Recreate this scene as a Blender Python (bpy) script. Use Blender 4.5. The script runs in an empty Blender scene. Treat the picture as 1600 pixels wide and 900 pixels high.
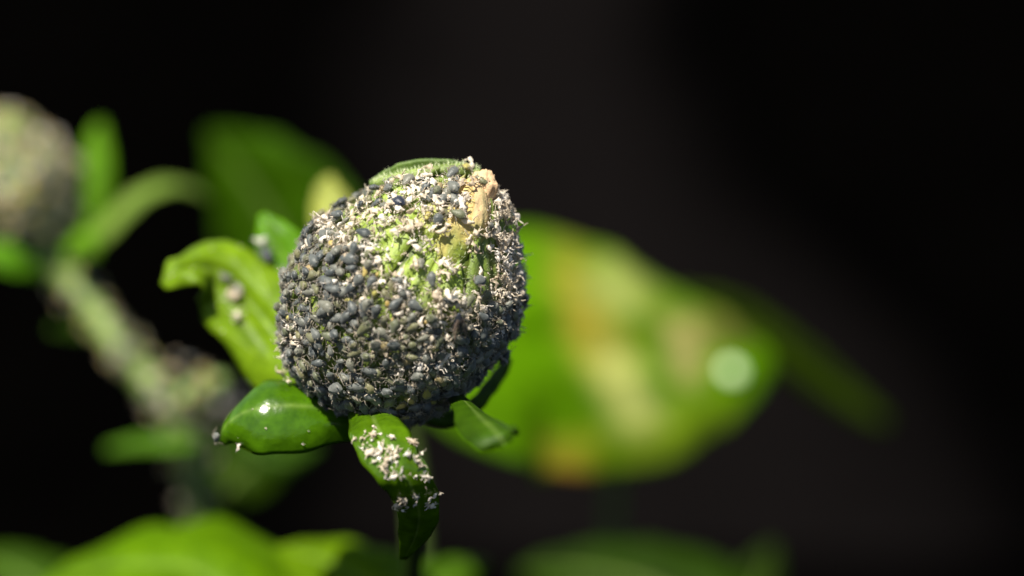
import bpy, math, random
import numpy as np
from mathutils import Vector, Matrix

random.seed(7)
RNG = np.random.default_rng(11)
scene = bpy.context.scene
# one scene unit is one centimetre
scene.unit_settings.system = 'METRIC'
scene.unit_settings.scale_length = 0.01

# ------------------------------------------------------------------ camera
PITCH = math.radians(18.0)
RIGHT = np.array([1.0, 0.0, 0.0])
FWD = np.array([0.0, math.cos(PITCH), -math.sin(PITCH)])
UP = np.array([0.0, math.sin(PITCH), math.cos(PITCH)])
TOW = -FWD
D0 = 26.0                                   # lens to bud centre
K = D0 * 36.0 / 100.0 / 1600.0              # cm per photo pixel at the bud
CAM = np.array([0.0, -D0 * math.cos(PITCH), 42.0 + D0 * math.sin(PITCH)])

cam_data = bpy.data.cameras.new('camera')
cam_data.lens = 100.0
cam_data.sensor_width = 36.0
cam_data.clip_start = 0.5
cam_data.clip_end = 20000.0
cam_data.dof.use_dof = True
cam_data.dof.focus_distance = D0 - 0.62
cam_data.dof.aperture_fstop = 0.1 / 1.1      # entrance pupil 1.1 cm wide
cam = bpy.data.objects.new('camera', cam_data)
scene.collection.objects.link(cam)
cam.location = CAM
cam.rotation_euler = (math.radians(90) - PITCH, 0.0, 0.0)
scene.camera = cam

# ------------------------------------------------------------------ light
SUN_VIEW = np.array([-0.30, 0.71, 0.62])
SUN_DIR = RIGHT * SUN_VIEW[0] + UP * SUN_VIEW[1] + TOW * SUN_VIEW[2]
SUN_DIR = SUN_DIR / np.linalg.norm(SUN_DIR)
world = bpy.data.worlds.new('World')
scene.world = world
world.use_nodes = True
wn = world.node_tree
sky = wn.nodes.new('ShaderNodeTexSky')
sky.sky_type = 'NISHITA'
sky.sun_disc = False
sky.sun_elevation = math.asin(SUN_DIR[2])
sky.sun_rotation = math.atan2(SUN_DIR[0], SUN_DIR[1])
wn.nodes['Background'].inputs['Strength'].default_value = 0.05
wn.links.new(sky.outputs['Color'], wn.nodes['Background'].inputs['Color'])
sun_data = bpy.data.lights.new('sun', 'SUN')
sun_data.energy = 5.0
sun_data.angle = math.radians(0.53)
sun_data.color = (1.0, 0.93, 0.82)
sun = bpy.data.objects.new('sun', sun_data)
scene.collection.objects.link(sun)
sun.rotation_euler = Vector(SUN_DIR).to_track_quat('Z', 'Y').to_euler()
sun.location = (-40, -40, 120)

scene.view_settings.view_transform = 'Standard'
scene.view_settings.look = 'None'
scene.view_settings.gamma = 1.0
scene.view_settings.exposure = 0.92
scene.view_settings.use_curve_mapping = False
scene.render.engine = 'CYCLES'
scene.cycles.use_denoising = True
scene.cycles.max_bounces = 8

# ------------------------------------------------------------------ helpers
def deep(d):
    """layout depth behind the bud centre -> distance from the lens; the plants behind stand well back"""
    return D0 + (d if d < 2.5 else 2.5 + (d - 2.5) * 1.22)

def P(px, py, d=0.0):
    """Photo pixel and depth behind the bud centre -> world point."""
    D = deep(d)
    return CAM + FWD * D + RIGHT * ((px - 800.0) * K * D / D0) + UP * ((450.0 - py) * K * D / D0)

def view_vec(v):
    v = np.asarray(v, float)
    w = RIGHT * v[..., 0:1] + UP * v[..., 1:2] + TOW * v[..., 2:3] if v.ndim > 1 else RIGHT * v[0] + UP * v[1] + TOW * v[2]
    return w

def unit(v):
    v = np.asarray(v, float)
    return v / np.maximum(np.linalg.norm(v, axis=-1, keepdims=True), 1e-12)

def project(w):
    r = np.asarray(w) - CAM
    D = r @ FWD
    s = K * D / D0
    return np.stack([800.0 + (r @ RIGHT) / s, 450.0 - (r @ UP) / s], -1)

def catmull(ctrl, n):
    c = np.asarray(ctrl, float)
    c = np.vstack([2 * c[0] - c[1], c, 2 * c[-1] - c[-2]])
    m = len(c) - 3
    out = []
    for i in range(n):
        x = i / (n - 1) * m
        k = min(int(x), m - 1); t = x - k
        p0, p1, p2, p3 = c[k], c[k + 1], c[k + 2], c[k + 3]
        out.append(0.5 * (2 * p1 + (p2 - p0) * t + (2 * p0 - 5 * p1 + 4 * p2 - p3) * t * t + (3 * p1 - p0 - 3 * p2 + p3) * t ** 3))
    return np.array(out)

_lat = RNG.random((16, 16, 16))
def vnoise(p):
    p = np.asarray(p, float)
    i = np.floor(p).astype(int); f = p - i
    f = f * f * (3 - 2 * f)
    r = 0
    for dx in (0, 1):
        for dy in (0, 1):
            for dz in (0, 1):
                w = (f[..., 0] if dx else 1 - f[..., 0]) * (f[..., 1] if dy else 1 - f[..., 1]) * (f[..., 2] if dz else 1 - f[..., 2])
                r = r + w * _lat[(i[..., 0] + dx) % 16, (i[..., 1] + dy) % 16, (i[..., 2] + dz) % 16]
    return r - 0.5

def make_mesh(name, verts, faces, mats, uv=None, tint=None, rnd=None, midx=None, smooth=True):
    me = bpy.data.meshes.new(name)
    me.from_pydata([tuple(v) for v in verts], [], [tuple(int(a) for a in f) for f in faces])
    for m in mats:
        me.materials.append(m)
    if smooth:
        me.polygons.foreach_set('use_smooth', [True] * len(me.polygons))
    if midx is not None:
        me.polygons.foreach_set('material_index', np.asarray(midx, dtype=np.int32))
    if uv is not None:
        layer = me.uv_layers.new(name='UVMap')
        li = np.zeros(len(me.loops), dtype=np.int32)
        me.loops.foreach_get('vertex_index', li)
        layer.data.foreach_set('uv', np.asarray(uv, dtype=np.float32)[li].ravel())
    if tint is not None:
        a = me.attributes.new('tint', 'FLOAT_COLOR', 'POINT')
        t = np.ones((len(verts), 4), dtype=np.float32); t[:, :3] = tint
        a.data.foreach_set('color', t.ravel())
    if rnd is not None:
        a = me.attributes.new('rnd', 'FLOAT', 'POINT')
        a.data.foreach_set('value', np.asarray(rnd, dtype=np.float32))
    me.update()
    return me

def link(name, me, parent=None):
    o = bpy.data.objects.new(name, me)
    scene.collection.objects.link(o)
    if parent is not None:
        o.parent = parent
        o.matrix_parent_inverse = parent.matrix_world.inverted()
    return o

def empty(name, loc):
    o = bpy.data.objects.new(name, None)
    o.empty_display_size = 0.2
    scene.collection.objects.link(o)
    o.location = tuple(loc)
    o.matrix_world = Matrix.Translation(Vector(loc))
    return o

def tag(o, label, cat, group=None, kind=None):
    o['label'] = label
    o['category'] = cat
    if group: o['group'] = group
    if kind: o['kind'] = kind
    return o

# ------------------------------------------------------------------ materials
def new_mat(name):
    m = bpy.data.materials.new(name)
    m.use_nodes = True
    nt = m.node_tree
    return m, nt, nt.nodes, nt.links, nt.nodes['Principled BSDF']

def mix_rgb(nt, blend, fac, a, b):
    n = nt.nodes.new('ShaderNodeMix'); n.data_type = 'RGBA'; n.blend_type = blend
    for sock, val in ((n.inputs[0], fac), (n.inputs[6], a), (n.inputs[7], b)):
        if hasattr(val, 'is_linked') or hasattr(val, 'links'):
            nt.links.new(val, sock)
        elif isinstance(val, (int, float)):
            sock.default_value = val
        else:
            sock.default_value = (*val, 1.0)
    return n.outputs[2]

def noise_node(nt, scale, detail=4.0, coord='Object', rough=0.55):
    tc = nt.nodes.new('ShaderNodeTexCoord')
    n = nt.nodes.new('ShaderNodeTexNoise')
    n.inputs['Scale'].default_value = scale
    n.inputs['Detail'].default_value = detail
    n.inputs['Roughness'].default_value = rough
    nt.links.new(tc.outputs[coord], n.inputs['Vector'])
    return n

def ramp(nt, fac, stops):
    r = nt.nodes.new('ShaderNodeValToRGB')
    while len(r.color_ramp.elements) < len(stops):
        r.color_ramp.elements.new(0.5)
    for e, (p, c) in zip(r.color_ramp.elements, stops):
        e.position = p
        e.color = (*c, 1.0)
    nt.links.new(fac, r.inputs['Fac'])
    return r.outputs['Color']

def leaf_material(name, rough=0.35, trans=0.3, spec=0.45, nscale=6.0, bump=0.15, bscale=30.0, veins=True, gain=(1.35, 1.25, 0.6)):
    m, nt, N, L, b = new_mat(name)
    at = N.new('ShaderNodeAttribute'); at.attribute_name = 'tint'
    nz = noise_node(nt, nscale, 5)
    var = ramp(nt, nz.outputs['Fac'], [(0.25, (0.62, 0.66, 0.6)), (0.75, (1.3, 1.25, 1.1))])
    col = mix_rgb(nt, 'MULTIPLY', 1.0, at.outputs['Color'], var)
    bn = noise_node(nt, bscale, 3)
    bump_n = N.new('ShaderNodeBump'); bump_n.inputs['Strength'].default_value = bump
    bump_n.inputs['Distance'].default_value = 0.02
    height = bn.outputs['Fac']
    if veins:
        uvn = N.new('ShaderNodeUVMap'); uvn.uv_map = 'UVMap'
        sep = N.new('ShaderNodeSeparateXYZ'); L.new(uvn.outputs['UV'], sep.inputs[0])
        ab = N.new('ShaderNodeMath'); ab.operation = 'ABSOLUTE'; L.new(sep.outputs['Y'], ab.inputs[0])
        sl = N.new('ShaderNodeMath'); sl.operation = 'MULTIPLY_ADD'; sl.inputs[1].default_value = -0.28
        L.new(ab.outputs[0], sl.inputs[0]); L.new(sep.outputs['X'], sl.inputs[2])
        sc = N.new('ShaderNodeMath'); sc.operation = 'MULTIPLY'; sc.inputs[1].default_value = 44.0
        L.new(sl.outputs[0], sc.inputs[0])
        cs = N.new('ShaderNodeMath'); cs.operation = 'COSINE'; L.new(sc.outputs[0], cs.inputs[0])
        pw = N.new('ShaderNodeMapRange'); pw.inputs['From Min'].default_value = 0.86; pw.inputs['From Max'].default_value = 1.0
        L.new(cs.outputs[0], pw.inputs['Value'])
        col = mix_rgb(nt, 'MIX', 0.0, col, col)
        vm = N.new('ShaderNodeMath'); vm.operation = 'MULTIPLY'; vm.inputs[1].default_value = 0.22
        L.new(pw.outputs[0], vm.inputs[0])
        pale = mix_rgb(nt, 'MULTIPLY', 1.0, col, (1.7, 1.45, 1.5))
        mx = N.new('ShaderNodeMix'); mx.data_type = 'RGBA'
        L.new(vm.outputs[0], mx.inputs[0]); L.new(col, mx.inputs[6]); L.new(pale, mx.inputs[7])
        col = mx.outputs[2]
        ad = N.new('ShaderNodeMath'); ad.operation = 'MULTIPLY_ADD'; ad.inputs[1].default_value = -0.8
        L.new(pw.outputs[0], ad.inputs[0]); L.new(height, ad.inputs[2])
        height = ad.outputs[0]
    L.new(height, bump_n.inputs['Height'])
    L.new(col, b.inputs['Base Color'])
    L.new(bump_n.outputs['Normal'], b.inputs['Normal'])
    b.inputs['Roughness'].default_value = rough
    b.inputs['Specular IOR Level'].default_value = spec
    if trans > 0:
        tr = N.new('ShaderNodeBsdfTranslucent')
        tcol = mix_rgb(nt, 'MULTIPLY', 1.0, col, gain)
        L.new(tcol, tr.inputs['Color'])
        ms = N.new('ShaderNodeMixShader'); ms.inputs[0].default_value = trans
        L.new(b.outputs[0], ms.inputs[1]); L.new(tr.outputs[0], ms.inputs[2])
        L.new(ms.outputs[0], N['Material Output'].inputs['Surface'])
    return m

M_LEAF = leaf_material('leaf_green', rough=0.5, trans=0.28, spec=0.03)
M_BRACT = leaf_material('bract_green', rough=0.19, trans=0.25, spec=0.5, nscale=9, bump=0.35, bscale=10, veins=False)
M_BRACT_SOFT = leaf_material('bract_soft_green', rough=0.4, trans=0.28, spec=0.15, nscale=7, bump=0.3, bscale=25, veins=True)
M_INNER = leaf_material('inner_bract_green', rough=0.5, trans=0.12, nscale=14, bump=0.4, bscale=60, veins=False)
M_PETAL = leaf_material('petal_cream', rough=0.7, spec=0.15, trans=0.25, nscale=12, bump=0.5, bscale=40, veins=False, gain=(1.1, 1.0, 0.8))
M_STEM = leaf_material('stem_green', rough=0.5, trans=0.05, nscale=8, bump=0.4, bscale=35, veins=False)

def insect_material(name, stops, rough=0.45, spec=0.4, bloom=0.45, bloomcol=(0.21, 0.215, 0.185)):
    m, nt, N, L, b = new_mat(name)
    oi = N.new('ShaderNodeObjectInfo')
    at = N.new('ShaderNodeAttribute'); at.attribute_name = 'rnd'
    ad = N.new('ShaderNodeMath'); ad.operation = 'ADD'
    L.new(oi.outputs['Random'], ad.inputs[0]); L.new(at.outputs['Fac'], ad.inputs[1])
    fr = N.new('ShaderNodeMath'); fr.operation = 'FRACT'; L.new(ad.outputs[0], fr.inputs[0])
    col = ramp(nt, fr.outputs[0], stops)
    geo = N.new('ShaderNodeNewGeometry')
    nz = N.new('ShaderNodeTexNoise'); nz.inputs['Scale'].default_value = 17.0; nz.inputs['Detail'].default_value = 6
    L.new(geo.outputs['Position'], nz.inputs['Vector'])
    fac = N.new('ShaderNodeMapRange'); fac.inputs['From Min'].default_value = 0.42; fac.inputs['From Max'].default_value = 0.72
    fac.inputs['To Max'].default_value = bloom
    L.new(nz.outputs['Fac'], fac.inputs['Value'])
    mx = N.new('ShaderNodeMix'); mx.data_type = 'RGBA'; mx.inputs[7].default_value = (*bloomcol, 1)
    L.new(fac.outputs[0], mx.inputs[0]); L.new(col, mx.inputs[6])
    L.new(mx.outputs[2], b.inputs['Base Color'])
    b.inputs['Roughness'].default_value = rough
    b.inputs['Specular IOR Level'].default_value = spec
    b.inputs['Sheen Weight'].default_value = 0.25; b.inputs['Sheen Roughness'].default_value = 0.5
    bp = N.new('ShaderNodeBump'); bp.inputs['Strength'].default_value = 0.6; bp.inputs['Distance'].default_value = 0.008
    n2 = N.new('ShaderNodeTexNoise'); n2.inputs['Scale'].default_value = 70.0
    L.new(geo.outputs['Position'], n2.inputs['Vector'])
    L.new(n2.outputs['Fac'], bp.inputs['Height']); L.new(bp.outputs[0], b.inputs['Normal'])
    return m

M_SLATE = insect_material('aphid_slate', [(0.0, (0.024, 0.032, 0.034)), (0.35, (0.056, 0.067, 0.066)), (0.7, (0.092, 0.100, 0.088)), (1.0, (0.15, 0.148, 0.105))])
M_DARK = insect_material('aphid_blue_black', [(0.0, (0.008, 0.012, 0.025)), (1.0, (0.014, 0.02, 0.035))], rough=0.35, bloom=0.12)
M_OLIVE = insect_material('aphid_olive', [(0.0, (0.07, 0.085, 0.045)), (0.5, (0.11, 0.115, 0.05)), (1.0, (0.15, 0.14, 0.06))], bloom=0.3)
M_YELLOW = insect_material('aphid_yellow', [(0.0, (0.30, 0.29, 0.06)), (0.5, (0.36, 0.29, 0.07)), (1.0, (0.40, 0.27, 0.08))], bloom=0.15, bloomcol=(0.4, 0.38, 0.2))
M_TAN = insect_material('aphid_tan', [(0.0, (0.20, 0.16, 0.07)), (1.0, (0.27, 0.20, 0.085))], bloom=0.2, bloomcol=(0.3, 0.28, 0.2))
M_LEG = insect_material('aphid_leg', [(0.0, (0.07, 0.06, 0.045)), (1.0, (0.34, 0.29, 0.21))], bloom=0.1)

def skin_material():
    m, nt, N, L, b = new_mat('shed_skin_white')
    oi = N.new('ShaderNodeObjectInfo')
    at = N.new('ShaderNodeAttribute'); at.attribute_name = 'rnd'
    ad = N.new('ShaderNodeMath'); ad.operation = 'ADD'
    L.new(oi.outputs['Random'], ad.inputs[0]); L.new(at.outputs['Fac'], ad.inputs[1])
    fr = N.new('ShaderNodeMath'); fr.operation = 'FRACT'; L.new(ad.outputs[0], fr.inputs[0])
    col = ramp(nt, fr.outputs[0], [(0.0, (0.56, 0.46, 0.33)), (0.3, (0.72, 0.63, 0.49)), (0.7, (0.82, 0.74, 0.62)), (1.0, (0.86, 0.81, 0.74))])
    L.new(col, b.inputs['Base Color'])
    b.inputs['Roughness'].default_value = 0.4
    tr = N.new('ShaderNodeBsdfTranslucent'); L.new(col, tr.inputs['Color'])
    ms = N.new('ShaderNodeMixShader'); ms.inputs[0].default_value = 0.32
    L.new(b.outputs[0], ms.inputs[1]); L.new(tr.outputs[0], ms.inputs[2])
    L.new(ms.outputs[0], N['Material Output'].inputs['Surface'])
    return m
M_SKIN = skin_material()
M_DOWN, _nt, _N, _L, _b = new_mat('plant_down')
_b.inputs['Base Color'].default_value = (0.42, 0.48, 0.26, 1); _b.inputs['Roughness'].default_value = 0.6
M_WING, _nt, _N, _L, _b = new_mat('wing_smoky')
_b.inputs['Base Color'].default_value = (0.22, 0.17, 0.14, 1); _b.inputs['Roughness'].default_value = 0.3
_tp = _N.new('ShaderNodeBsdfTransparent'); _ms = _N.new('ShaderNodeMixShader'); _ms.inputs[0].default_value = 0.6
_tp.inputs['Color'].default_value = (0.85, 0.8, 0.75, 1)
_L.new(_b.outputs[0], _ms.inputs[1]); _L.new(_tp.outputs[0], _ms.inputs[2]); _L.new(_ms.outputs[0], _N['Material Output'].inputs['Surface'])

def soil_material(name, c0, c1, scale, feather=None):
    m, nt, N, L, b = new_mat(name)
    nz = noise_node(nt, scale, 8, rough=0.65)
    col = ramp(nt, nz.outputs['Fac'], [(0.3, c0), (0.7, c1)])
    if feather:
        at = N.new('ShaderNodeAttribute'); at.attribute_name = 'tint'
        sp = N.new('ShaderNodeSeparateColor'); L.new(at.outputs['Color'], sp.inputs[0])
        mx = N.new('ShaderNodeMix'); mx.data_type = 'RGBA'; mx.inputs[6].default_value = (*feather, 1)
        L.new(sp.outputs[0], mx.inputs[0]); L.new(col, mx.inputs[7]); col = mx.outputs[2]
    L.new(col, b.inputs['Base Color'])
    b.inputs['Roughness'].default_value = 0.95
    b.inputs['Specular IOR Level'].default_value = 0.0
    n2 = noise_node(nt, scale * 6, 6)
    bp = N.new('ShaderNodeBump'); bp.inputs['Strength'].default_value = 0.8; bp.inputs['Distance'].default_value = 0.6
    L.new(n2.outputs['Fac'], bp.inputs['Height']); L.new(bp.outputs[0], b.inputs['Normal'])
    return m
M_SOIL = soil_material('soil_painted_shade', (0.0002, 0.0002, 0.0002), (0.0008, 0.0007, 0.0006), 0.12)  # shade behind the plant is put into this near-black colour
M_PATH = soil_material('earth_path_painted_shade', (0.0024, 0.0021, 0.0021), (0.0042, 0.0036, 0.0036), 0.10, feather=(0.0003, 0.0003, 0.0003))  # the background shade is put into this dim tone as well

# ------------------------------------------------------------------ setting
def ground_hit(px, py, z=0.0):
    d = P(px, py, 0.0) - CAM
    t = (z - CAM[2]) / d[2]
    return CAM + d * t

def heights(x, y, amp):
    return amp * vnoise(np.stack([x * 0.11, y * 0.11, x * 0 + 3.3], -1)) + 0.4 * amp * vnoise(np.stack([x * 0.4, y * 0.4, x * 0 + 7.1], -1))

xs = np.concatenate([[-9000, -3000, -900], np.linspace(-300, 300, 61), [900, 3000, 9000]])
ys = np.concatenate([[-9000, -3000, -900], np.linspace(-200, 500, 71), [900, 3000, 9000]])
gx, gy = np.meshgrid(xs, ys, indexing='ij')
gz = heights(gx, gy, 1.2) - 1.4
idx = np.arange(gx.size).reshape(gx.shape)
faces = np.stack([idx[:-1, :-1], idx[1:, :-1], idx[1:, 1:], idx[:-1, 1:]], -1).reshape(-1, 4)
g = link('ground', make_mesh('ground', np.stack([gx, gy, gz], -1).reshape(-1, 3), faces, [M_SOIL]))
g['kind'] = 'structure'
# trodden earth path running away from the plant
rows = [(900, 330, 1750), (740, 420, 1640), (560, 420, 1520), (420, 420, 1360), (300, 430, 1230), (180, 440, 1150), (60, 500, 1120), (-60, 560, 1120), (-200, 620, 1120)]
pv, pt_ = [], []
NP = 33
for (py, l, r) in rows:
    a, b_ = ground_hit(l, py), ground_hit(r, py)
    for i in range(NP):
        t = i / (NP - 1)
        pt = a + (b_ - a) * t
        edge = min(1.0, min(t, 1 - t) / 0.36)
        pt[2] = 0.05 + 0.5 * min(1, edge * 3) + heights(pt[0], pt[1], 0.5)
        pv.append(pt)
        e = edge + 0.5 * edge * (1 - edge) * 4 * vnoise(np.array([pt[0] * 0.25, pt[1] * 0.12, 5.0]))
        e = max(0, min(1, e)); pt_.append([e * e * (3 - 2 * e)] * 3)
idx = np.arange(len(pv)).reshape(-1, NP)
faces = np.stack([idx[:-1, :-1], idx[:-1, 1:], idx[1:, 1:], idx[1:, :-1]], -1).reshape(-1, 4)
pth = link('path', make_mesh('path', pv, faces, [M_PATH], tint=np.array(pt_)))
pth['kind'] = 'structure'

# ------------------------------------------------------------------ leaves and bracts
class Blade:
    pass

def blade(name, ctrl, mat, parent=None, nu=36, nv=15, thick=0.03, cup=0.2, crease=0.15, wav=0.06, wfreq=5.0, seed=0.0, tint=None, loc0=None):
    """ctrl rows: (px, py, depth, half width in px, normal x, y, z in view).  A closed thin solid."""
    rows = []
    for (px, py, d, hw, nx, ny, nz) in ctrl:
        p = P(px, py, d)
        rows.append([*p, hw * K * deep(d) / D0, *view_vec(unit([nx, ny, nz]))])
    r = catmull(rows, nu)
    c, hw, nrm = r[:, :3], np.maximum(r[:, 3], 0.004), unit(r[:, 4:7])
    tan = unit(np.gradient(c, axis=0))
    side = unit(np.cross(nrm, tan))
    nrm = unit(np.cross(tan, side))
    v = np.linspace(-1, 1, nv)
    u = np.linspace(0, 1, nu)
    U_, V_ = np.meshgrid(u, v, indexing='ij')
    w = hw[:, None]
    edge = 1 + 0.5 * wav * np.sin(U_ * wfreq * 9 + seed + V_ * 2)
    pos = c[:, None, :] + side[:, None, :] * (w * V_ * edge)[..., None]
    lift = -cup * w * V_ ** 2 - crease * w * (np.exp(-(V_ / 0.18) ** 2)) + wav * w * np.sin(U_ * wfreq * 6.28 + seed + np.sign(V_) * 0.8) * np.abs(V_) ** 2
    pos = pos + nrm[:, None, :] * lift[..., None]
    pos = pos + nrm[:, None, :] * (0.05 * w * vnoise(np.stack([U_ * 9 + seed, V_ * 4 + 5, U_ * 0 + seed], -1)))[..., None]
    du = np.gradient(pos, axis=0); dv = np.gradient(pos, axis=1)
    n = unit(np.cross(du, dv))
    flip = np.sign(np.sum(n * nrm[:, None, :], -1, keepdims=True)); flip[flip == 0] = 1
    n = n * flip
    top = pos + n * thick * 0.5
    bot = pos - n * thick * 0.5
    verts = np.concatenate([top.reshape(-1, 3), bot.reshape(-1, 3)])
    ia = np.arange(nu * nv).reshape(nu, nv); ib = ia + nu * nv
    f = [np.stack([ia[:-1, :-1], ia[:-1, 1:], ia[1:, 1:], ia[1:, :-1]], -1).reshape(-1, 4),
         np.stack([ib[:-1, :-1], ib[1:, :-1], ib[1:, 1:], ib[:-1, 1:]], -1).reshape(-1, 4)]
    ring = np.concatenate([ia[:, 0], ia[-1, 1:], ia[-2::-1, -1], ia[0, -2:0:-1]])
    nxt = np.roll(ring, -1)
    f.append(np.stack([ring, nxt, nxt + nu * nv, ring + nu * nv], -1))
    f = np.concatenate(f)
    uv = np.stack([U_, V_], -1).reshape(-1, 2)
    px = project(pos.reshape(-1, 3)).reshape(nu, nv, 2)
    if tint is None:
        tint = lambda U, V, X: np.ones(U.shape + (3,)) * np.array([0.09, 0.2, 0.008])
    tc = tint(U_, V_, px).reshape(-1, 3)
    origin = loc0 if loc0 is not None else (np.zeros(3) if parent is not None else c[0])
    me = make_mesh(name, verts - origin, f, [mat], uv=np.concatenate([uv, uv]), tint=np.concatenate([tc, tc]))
    o = link(name, me, parent)
    if parent is not None:
        o.matrix_parent_inverse = parent.matrix_world.inverted()
    o.location = tuple(origin)
    bl = Blade(); bl.o = o; bl.pos = top; bl.n = n; bl.px = px; bl.side = side; bl.tan = tan
    return bl

def green(base, dark=None, ed=None):
    base = np.array(base)
    def f(U, V, X):
        t = np.ones(U.shape + (3,)) * base
        s = vnoise(np.stack([U * 5, V * 2.5, U * 0 + base[0] * 90], -1))[..., None]
        t = t * (1 + 0.5 * s)
        mid = np.exp(-(V / 0.06) ** 2)[..., None]
        return t * (1 - 0.4 * mid) + np.array([0.22, 0.33, 0.08]) * 0.4 * mid
    return f

def tube(name, ctrl, mat, parent, nu=24, ns=12, tint=(0.09, 0.15, 0.03), bumpy=0.06):
    """ctrl rows: (px, py, depth, radius in px)"""
    rows = [[*P(a, b, d), r * K * deep(d) / D0] for (a, b, d, r) in ctrl]
    r = catmull(rows, nu)
    c, rad = r[:, :3], r[:, 3]
    tan = unit(np.gradient(c, axis=0))
    s = unit(np.cross(tan, TOW)); q = unit(np.cross(tan, s))
    a = np.linspace(0, 2 * math.pi, ns, endpoint=False)
    A = np.ones((nu, 1)) * a
    rr = rad[:, None] * (1 + bumpy * np.cos(A * 5) + 1.2 * bumpy * vnoise(np.stack([np.linspace(0, 9, nu)[:, None] + 0 * A, np.cos(A) * 2 + 5, np.sin(A) * 2 + 5], -1)))
    v = c[:, None, :] + (s[:, None, :] * np.cos(A)[..., None] + q[:, None, :] * np.sin(A)[..., None]) * rr[..., None]
    ia = np.arange(nu * ns).reshape(nu, ns); ib = np.roll(ia, -1, axis=1)
    f = np.stack([ia[:-1], ib[:-1], ib[1:], ia[1:]], -1).reshape(-1, 4).tolist()
    f.append(list(ia[0][::-1])); f.append(list(ia[-1]))
    me = make_mesh(name, v.reshape(-1, 3), f, [mat], uv=np.zeros((nu * ns, 2)), tint=np.ones((nu * ns, 3)) * np.array(tint))
    o = link(name, me, parent)
    return o, v, c, rad

# ---- leaves out of focus behind and below the bud
def blotchy(U, V, X):
    base = np.ones(U.shape + (3,)) * np.array([0.070, 0.175, 0.001])
    s = vnoise(np.stack([U * 6, V * 3 + 2, U * 0 + 1.7], -1))[..., None]
    base = base * (1 + 0.5 * s)
    def seg(a, b, r, col, amt):
        nonlocal base
        a = np.array(a, float); b = np.array(b, float)
        ab = b - a
        t = np.clip(((X - a) @ ab) / (ab @ ab + 1e-9), 0, 1)
        q = np.linalg.norm(X - a - t[..., None] * ab, axis=-1)
        q = q * (1 + 0.9 * vnoise(np.stack([U * 14, V * 9, U * 0 + a[0] * 0.01], -1)))
        m = (0.95 * amt * np.clip(1.35 - q / r, 0, 1))[..., None]
        base = base * (1 - m) + np.array(col) * m
    yellow, orange, brown, pale = (0.36, 0.33, 0.05), (0.30, 0.26, 0.03), (0.10, 0.06, 0.03), (0.38, 0.42, 0.14)
    seg((885, 400), (935, 545), 34, (0.24, 0.25, 0.03), 0.6)
    seg((935, 545), (1010, 680), 40, (0.26, 0.29, 0.05), 0.6)
    seg((960, 430), (1080, 540), 34, (0.20, 0.25, 0.04), 0.5)
    seg((895, 420), (905, 500), 26, orange, 0.5)
    seg((905, 500), (960, 575), 34, orange, 0.75)
    seg((960, 575), (1000, 650), 36, pale, 0.85)
    seg((950, 440), (975, 460), 38, pale, 0.6)
    seg((1065, 520), (1075, 580), 30, (0.34, 0.30, 0.12), 0.8)
    seg((1110, 500), (1150, 520), 26, brown, 0.7)
    seg((870, 712), (900, 722), 38, (0.24, 0.23, 0.02), 0.7)
    seg((875, 738), (915, 742), 16, (0.40, 0.15, 0.03), 0.7)
    seg((1000, 720), (1120, 660), 50, (0.14, 0.22, 0.01), 0.8)
    return base

def leaf_thing(label, ctrl, tint, petiole, mat=None, **kw):
    root = empty('leaf', P(*petiole[-1][:3]))
    tag(root, label, 'leaf')
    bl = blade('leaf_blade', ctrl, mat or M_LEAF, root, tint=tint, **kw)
    tube('petiole', petiole, M_STEM, root)
    bl.root = root
    return bl

big = leaf_thing('large green leaf with yellow and orange blotches behind the aphid covered bud',
    [(600, 560, 9.0, 30, -0.1, 0.45, 0.9), (680, 552, 9.3, 140, -0.1, 0.45, 0.9), (780, 530, 9.6, 208, -0.05, 0.45, 0.9), (870, 532, 9.9, 210, 0, 0.42, 0.9), (1000, 552, 10.2, 182, 0.05, 0.42, 0.9), (1100, 560, 10.6, 122, 0.1, 0.4, 0.9), (1165, 560, 10.8, 68, 0.15, 0.4, 0.9), (1205, 562, 11.0, 14, 0.15, 0.4, 0.9)],
    blotchy, [(605, 560, 9.0, 12), (630, 640, 9.1, 10), (650, 780, 9.4, 10), (660, 1000, 9.8, 11)], nu=64, nv=41, cup=0.22, wav=0.04, crease=0.06)

fold = leaf_thing('narrow dim green leaf hanging out from beneath the blotched leaf tip',
    [(1060, 470, 11.6, 20, 0.5, -0.3, 0.6), (1150, 500, 11.9, 30, 0.55, -0.35, 0.6), (1240, 560, 12.3, 30, 0.6, -0.4, 0.55), (1320, 620, 12.7, 22, 0.6, -0.4, 0.55), (1390, 665, 13.0, 6, 0.6, -0.4, 0.55)],
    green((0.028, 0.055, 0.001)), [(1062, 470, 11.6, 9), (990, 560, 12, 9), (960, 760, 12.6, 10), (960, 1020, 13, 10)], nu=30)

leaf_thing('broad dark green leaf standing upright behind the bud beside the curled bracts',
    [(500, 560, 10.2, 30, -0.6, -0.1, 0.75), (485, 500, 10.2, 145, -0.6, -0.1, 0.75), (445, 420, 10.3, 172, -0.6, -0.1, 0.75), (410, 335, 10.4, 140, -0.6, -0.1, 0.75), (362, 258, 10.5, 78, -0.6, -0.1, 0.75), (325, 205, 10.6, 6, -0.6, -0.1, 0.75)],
    green((0.026, 0.072, 0.001)), [(500, 555, 10.2, 12), (420, 640, 10.5, 12), (330, 760, 11, 13), (315, 1010, 11.4, 14)], nu=40, nv=21)

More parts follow.
